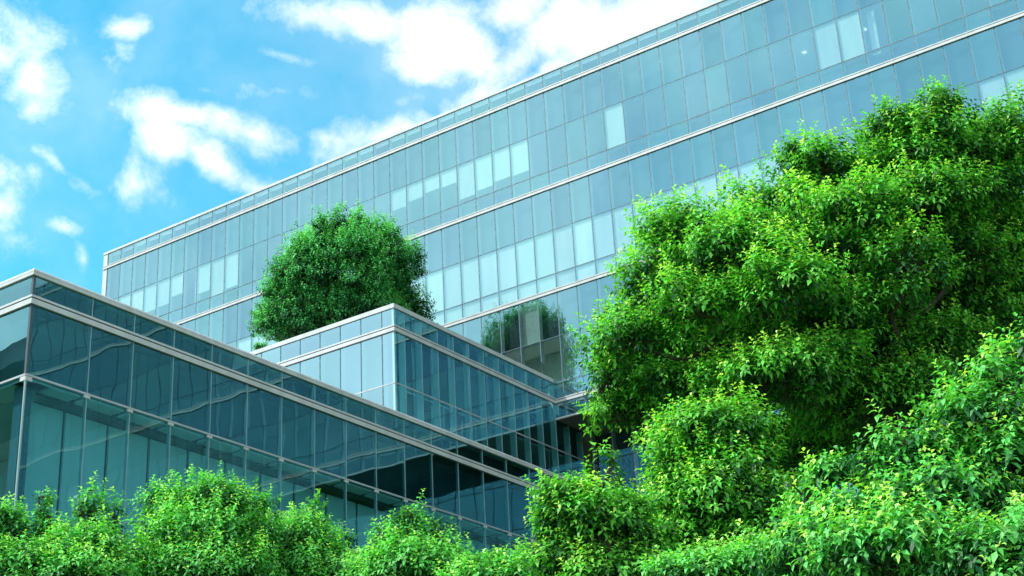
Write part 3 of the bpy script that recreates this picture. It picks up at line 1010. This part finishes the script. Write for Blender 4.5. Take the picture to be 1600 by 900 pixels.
def make_tree(name, label, lobes, base, mat, leaf, puff, dens, seed, group=None, upright=0.5, ground=0.0,
              young=0.45, trunk_r=0.16, nleaf=9, spread=1.0, gapf=2.5, cut=-0.25, flat=0.80, peak=0.2, shoots=0.10):
    rg = np.random.default_rng(seed)
    root = thing(name, label, 'tree' if name != 'roof_shrub' else 'shrub', (base[0], base[1], ground), group)
    off = np.array([base[0], base[1], ground])
    lob = np.array(lobes)
    C, RH, RV = lob[:, :3], lob[:, 3], lob[:, 4]
    cen = C.mean(0)
    # boughs: pads of foliage standing off each lobe, flat below and domed above, with shade between
    PC, PR, PN, PL = [], [], [], []
    for c, rh, rv in zip(C, RH, RV):
        rmin = min(rh, rv)
        pm = min(puff, rmin * 0.75)
        area = 4 * math.pi * ((rh * rh * 2 + rv * rh) / 3)
        ell = np.array([rh, rh, rv])
        for layer, gf, lo, hi, sc in ((0, 1.25, 0.62, 0.80, 0.95), (1, gapf, 0.90, 1.15, 1.0)):
            k = max(3, int(area / (pm * pm * gf)))
            d = sphere_dirs(k, rg)
            ph_ = rg.uniform(0, 6.28, 3)
            bump_ = 1 + 0.15 * np.sin(d[:, :1] * 3.1 + ph_[0]) * np.sin(d[:, 1:2] * 3.4 + ph_[1])
            pr = pm * rg.uniform(0.6, 1.25, k) * sc
            inset = np.minimum(pr * 0.55 + leaf * 0.3, rmin * 0.72)
            surf = c + d * (ell - inset[:, None]) * rg.uniform(lo, hi, (k, 1)) * bump_
            dd = (surf[:, None] - C[None]) / np.stack([RH, RH, RV], 1)[None]
            inside = (np.linalg.norm(dd, axis=2) < (0.42 if layer == 0 else 0.60)).any(1) & (k > 5)
            keep = ~inside
            PC.append(surf[keep]); PR.append(pr[keep]); PN.append(d[keep]); PL.append(np.full(keep.sum(), layer))
    PC, PR, PN, PL = np.concatenate(PC), np.concatenate(PR), np.concatenate(PN), np.concatenate(PL)
    PY = rg.uniform(0.0, 1.0, len(PC))
    SP, SA, SO, SY = [], [], [], []
    for c, r, nn, yy, ly in zip(PC, PR, PN, PY, PL):
        k = max(5, int(dens * (0.6 if ly == 0 else 1.0) * (r / puff) ** 2))
        yy = yy - 1.0 * (1 - ly)  # inner layer pushed dark: shade inside the crown painted into the leaves
        d = sphere_dirs(k, rg)
        d = d[(d[:, 2] > cut) & ((d @ nn > -0.35) | (d[:, 2] > 0.3))]
        # lumpy, slightly pointed dome
        lump = 1.0 + 0.22 * np.sin(d[:, 0:1] * 5 + yy * 9) * np.sin(d[:, 1:2] * 5 + yy * 5)
        rr = r * rg.uniform(0.74, 1.04, (len(d), 1)) * lump
        p = c + d * rr * np.array([1.08, 1.08, flat]) + np.array([0, 0, 1]) * (np.maximum(d[:, 2:3], 0) ** 3) * r * peak + nn * (np.maximum(d @ nn, 0)[:, None] ** 2) * r * 0.40
        ax = unit(d * 0.9 + nn * 0.35 + np.array([0, 0, upright]) + rg.normal(0, 0.22, d.shape))
        if ly == 1 and rg.random() < shoots and (nn[2] > -0.2):
            m = int(rg.integers(2, 4))
            dirn = unit(nn * 0.5 + np.array([0, 0, 0.9]) + rg.normal(0, 0.25, 3))
            st = c + nn * r * 0.4 + np.array([0, 0, r * flat * 0.75])
            q = st + dirn * (np.arange(m)[:, None] * leaf * 1.25)
            p = np.concatenate([p, q]); d = np.concatenate([d, np.tile([0, 0, 1.0], (m, 1))])
            ax = np.concatenate([ax, np.tile(dirn, (m, 1))])
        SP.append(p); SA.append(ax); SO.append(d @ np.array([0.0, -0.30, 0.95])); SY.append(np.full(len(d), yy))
    SP, SA, SO, SY = np.concatenate(SP), np.concatenate(SA), np.concatenate(SO), np.concatenate(SY)
    ns = len(SP)
    ref = np.where(np.abs(SA[:, 2:3]) < 0.9, np.array([[0, 0, 1.0]]), np.array([[1.0, 0, 0]]))
    U = unit(np.cross(SA, ref))
    V = np.cross(SA, U)
    k = nleaf
    t = np.linspace(0, 1, k)
    ang = np.arange(k) * 2.39996 + rg.uniform(0, 6.28, (ns, 1))
    stem = leaf * 1.7
    Pl = SP[:, None] + SA[:, None] * (t[None, :, None] - 0.6) * stem
    rad = U[:, None] * np.cos(ang)[..., None] + V[:, None] * np.sin(ang)[..., None]
    el = (-0.02 + 0.85 * t ** 1.5)[None, :, None] + rg.normal(0, 0.10, (ns, k, 1))
    Dl = unit(rad * np.cos(el) * spread + SA[:, None] * np.sin(el))
    upv = unit(SA[:, None] * 0.6 + np.array([0, 0, 1.0]) + rg.normal(0, 0.08, (ns, k, 3)))
    Ll = leaf * (1.12 - 0.42 * t[None]) * rg.uniform(0.85, 1.15, (ns, k))
    ag_shade = (0.14 + 0.36 * t[None] + 0.34 * SO[:, None] + 0.30 * (SY[:, None] - 0.5) + rg.normal(0, 0.10, (ns, k)))  # lighter on pad tops, darker below: light painted in along with leaf age
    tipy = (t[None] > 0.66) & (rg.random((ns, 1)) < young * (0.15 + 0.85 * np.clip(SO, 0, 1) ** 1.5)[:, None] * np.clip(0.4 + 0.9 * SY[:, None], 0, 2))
    ag_shade = np.clip(ag_shade + tipy * 0.42, 0, 1.0)
    n = ns * k
    P_, D_, U_ = Pl.reshape(n, 3), Dl.reshape(n, 3), upv.reshape(n, 3)
    bad = np.abs((D_ * U_).sum(1)) > 0.985
    U_[bad] = np.array([0.9, 0.2, 0.1])
    me = leaves_mesh(name + '_crown', P_, D_, U_, Ll.reshape(n), Ll.reshape(n) * rg.uniform(0.44, 0.60, n),
                     ag_shade.reshape(n), rg.random(n), rg.uniform(0.55, 1.0, n), mat, off)
    cr = bpy.data.objects.new('crown', me)
    COL.objects.link(cr)
    cr.parent = root
    # skeleton
    fork = np.array([base[0], base[1], max(ground + 0.3, (C[:, 2] - RV).min() - 0.3)])
    b0 = np.array([base[0], base[1], ground - 0.05])
    pts, rad_ = bent(b0, fork, trunk_r, trunk_r * 0.8, 5, 0.05, seed)
    heart = cen * 0.6 + fork * 0.4
    pts2, rad2 = bent(fork, heart, trunk_r * 0.8, trunk_r * 0.5, 4, 0.1, seed + 1)
    tube_obj('trunk', root, [(pts + pts2[1:], rad_ + rad2[1:])], BARK, 10)
    twigs = []
    for i, (c, rh, rv) in enumerate(zip(C, RH, RV)):
        p, r_ = bent(heart if i % 2 else fork * 0.5 + heart * 0.5, c - np.array([0, 0, rv * 0.2]), trunk_r * 0.34, trunk_r * 0.12, 6, 0.16, seed + 10 + i)
        tube_obj('limb', root, [(p, r_)], BARK, 6)
    near = ((PC[:, None] - C[None]) ** 2).sum(2).argmin(1)
    for i in range(len(PC)):
        c = C[near[i]]
        twigs.append(bent(c, PC[i] + PN[i] * PR[i] * 0.5, trunk_r * 0.13, 0.006, 4, 0.2, seed + 500 + i))
    tw = tube_obj('twigs', root, twigs, BARK, 4)
    tw['kind'] = 'stuff'
    return n


total = 0
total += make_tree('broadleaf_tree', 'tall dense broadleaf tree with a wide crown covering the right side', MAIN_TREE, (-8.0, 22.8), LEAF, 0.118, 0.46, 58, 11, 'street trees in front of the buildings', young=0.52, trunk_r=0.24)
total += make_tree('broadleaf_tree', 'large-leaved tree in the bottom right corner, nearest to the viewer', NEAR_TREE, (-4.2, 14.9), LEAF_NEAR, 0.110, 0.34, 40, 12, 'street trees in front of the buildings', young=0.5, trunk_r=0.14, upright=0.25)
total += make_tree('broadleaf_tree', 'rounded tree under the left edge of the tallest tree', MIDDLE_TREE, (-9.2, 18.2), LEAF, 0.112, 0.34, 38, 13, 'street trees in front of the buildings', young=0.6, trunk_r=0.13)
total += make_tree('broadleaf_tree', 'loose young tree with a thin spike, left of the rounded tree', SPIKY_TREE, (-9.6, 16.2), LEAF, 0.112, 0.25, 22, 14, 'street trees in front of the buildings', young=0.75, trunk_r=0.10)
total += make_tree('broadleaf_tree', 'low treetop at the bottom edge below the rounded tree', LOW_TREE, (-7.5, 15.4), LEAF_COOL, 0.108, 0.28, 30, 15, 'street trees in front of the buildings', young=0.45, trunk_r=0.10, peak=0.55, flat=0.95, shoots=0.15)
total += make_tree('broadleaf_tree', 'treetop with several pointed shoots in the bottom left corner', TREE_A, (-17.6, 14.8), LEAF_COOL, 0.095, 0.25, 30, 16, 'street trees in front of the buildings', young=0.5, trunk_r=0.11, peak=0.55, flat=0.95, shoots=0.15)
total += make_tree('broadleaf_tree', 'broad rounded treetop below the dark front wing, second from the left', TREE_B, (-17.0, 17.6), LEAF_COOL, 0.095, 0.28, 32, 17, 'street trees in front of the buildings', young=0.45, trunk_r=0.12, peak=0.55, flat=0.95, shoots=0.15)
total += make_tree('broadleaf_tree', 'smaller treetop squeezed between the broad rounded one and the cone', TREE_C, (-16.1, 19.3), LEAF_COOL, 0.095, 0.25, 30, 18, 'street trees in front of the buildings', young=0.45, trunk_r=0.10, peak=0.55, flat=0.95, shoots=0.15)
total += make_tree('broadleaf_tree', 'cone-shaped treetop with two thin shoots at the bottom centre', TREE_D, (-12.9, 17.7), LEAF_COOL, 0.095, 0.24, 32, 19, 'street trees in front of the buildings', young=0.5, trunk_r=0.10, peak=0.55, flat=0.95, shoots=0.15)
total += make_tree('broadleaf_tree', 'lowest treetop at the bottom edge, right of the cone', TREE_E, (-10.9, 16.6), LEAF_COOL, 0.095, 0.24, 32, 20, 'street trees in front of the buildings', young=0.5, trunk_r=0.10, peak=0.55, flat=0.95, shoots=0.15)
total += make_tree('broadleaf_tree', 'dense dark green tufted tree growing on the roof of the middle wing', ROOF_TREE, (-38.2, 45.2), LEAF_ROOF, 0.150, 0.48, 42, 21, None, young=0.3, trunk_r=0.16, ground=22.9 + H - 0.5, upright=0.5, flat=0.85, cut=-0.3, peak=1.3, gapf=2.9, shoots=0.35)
total += make_tree('roof_shrub', 'small light green shrub at the roof edge left of the roof tree', ROOF_SHRUB, (-41.75, 42.4), LEAF_ROOF, 0.10, 0.14, 14, 22, None, young=0.7, trunk_r=0.02, ground=22.9 + H - 0.5)
print('LEAVES', total, file=__import__('sys').stderr)
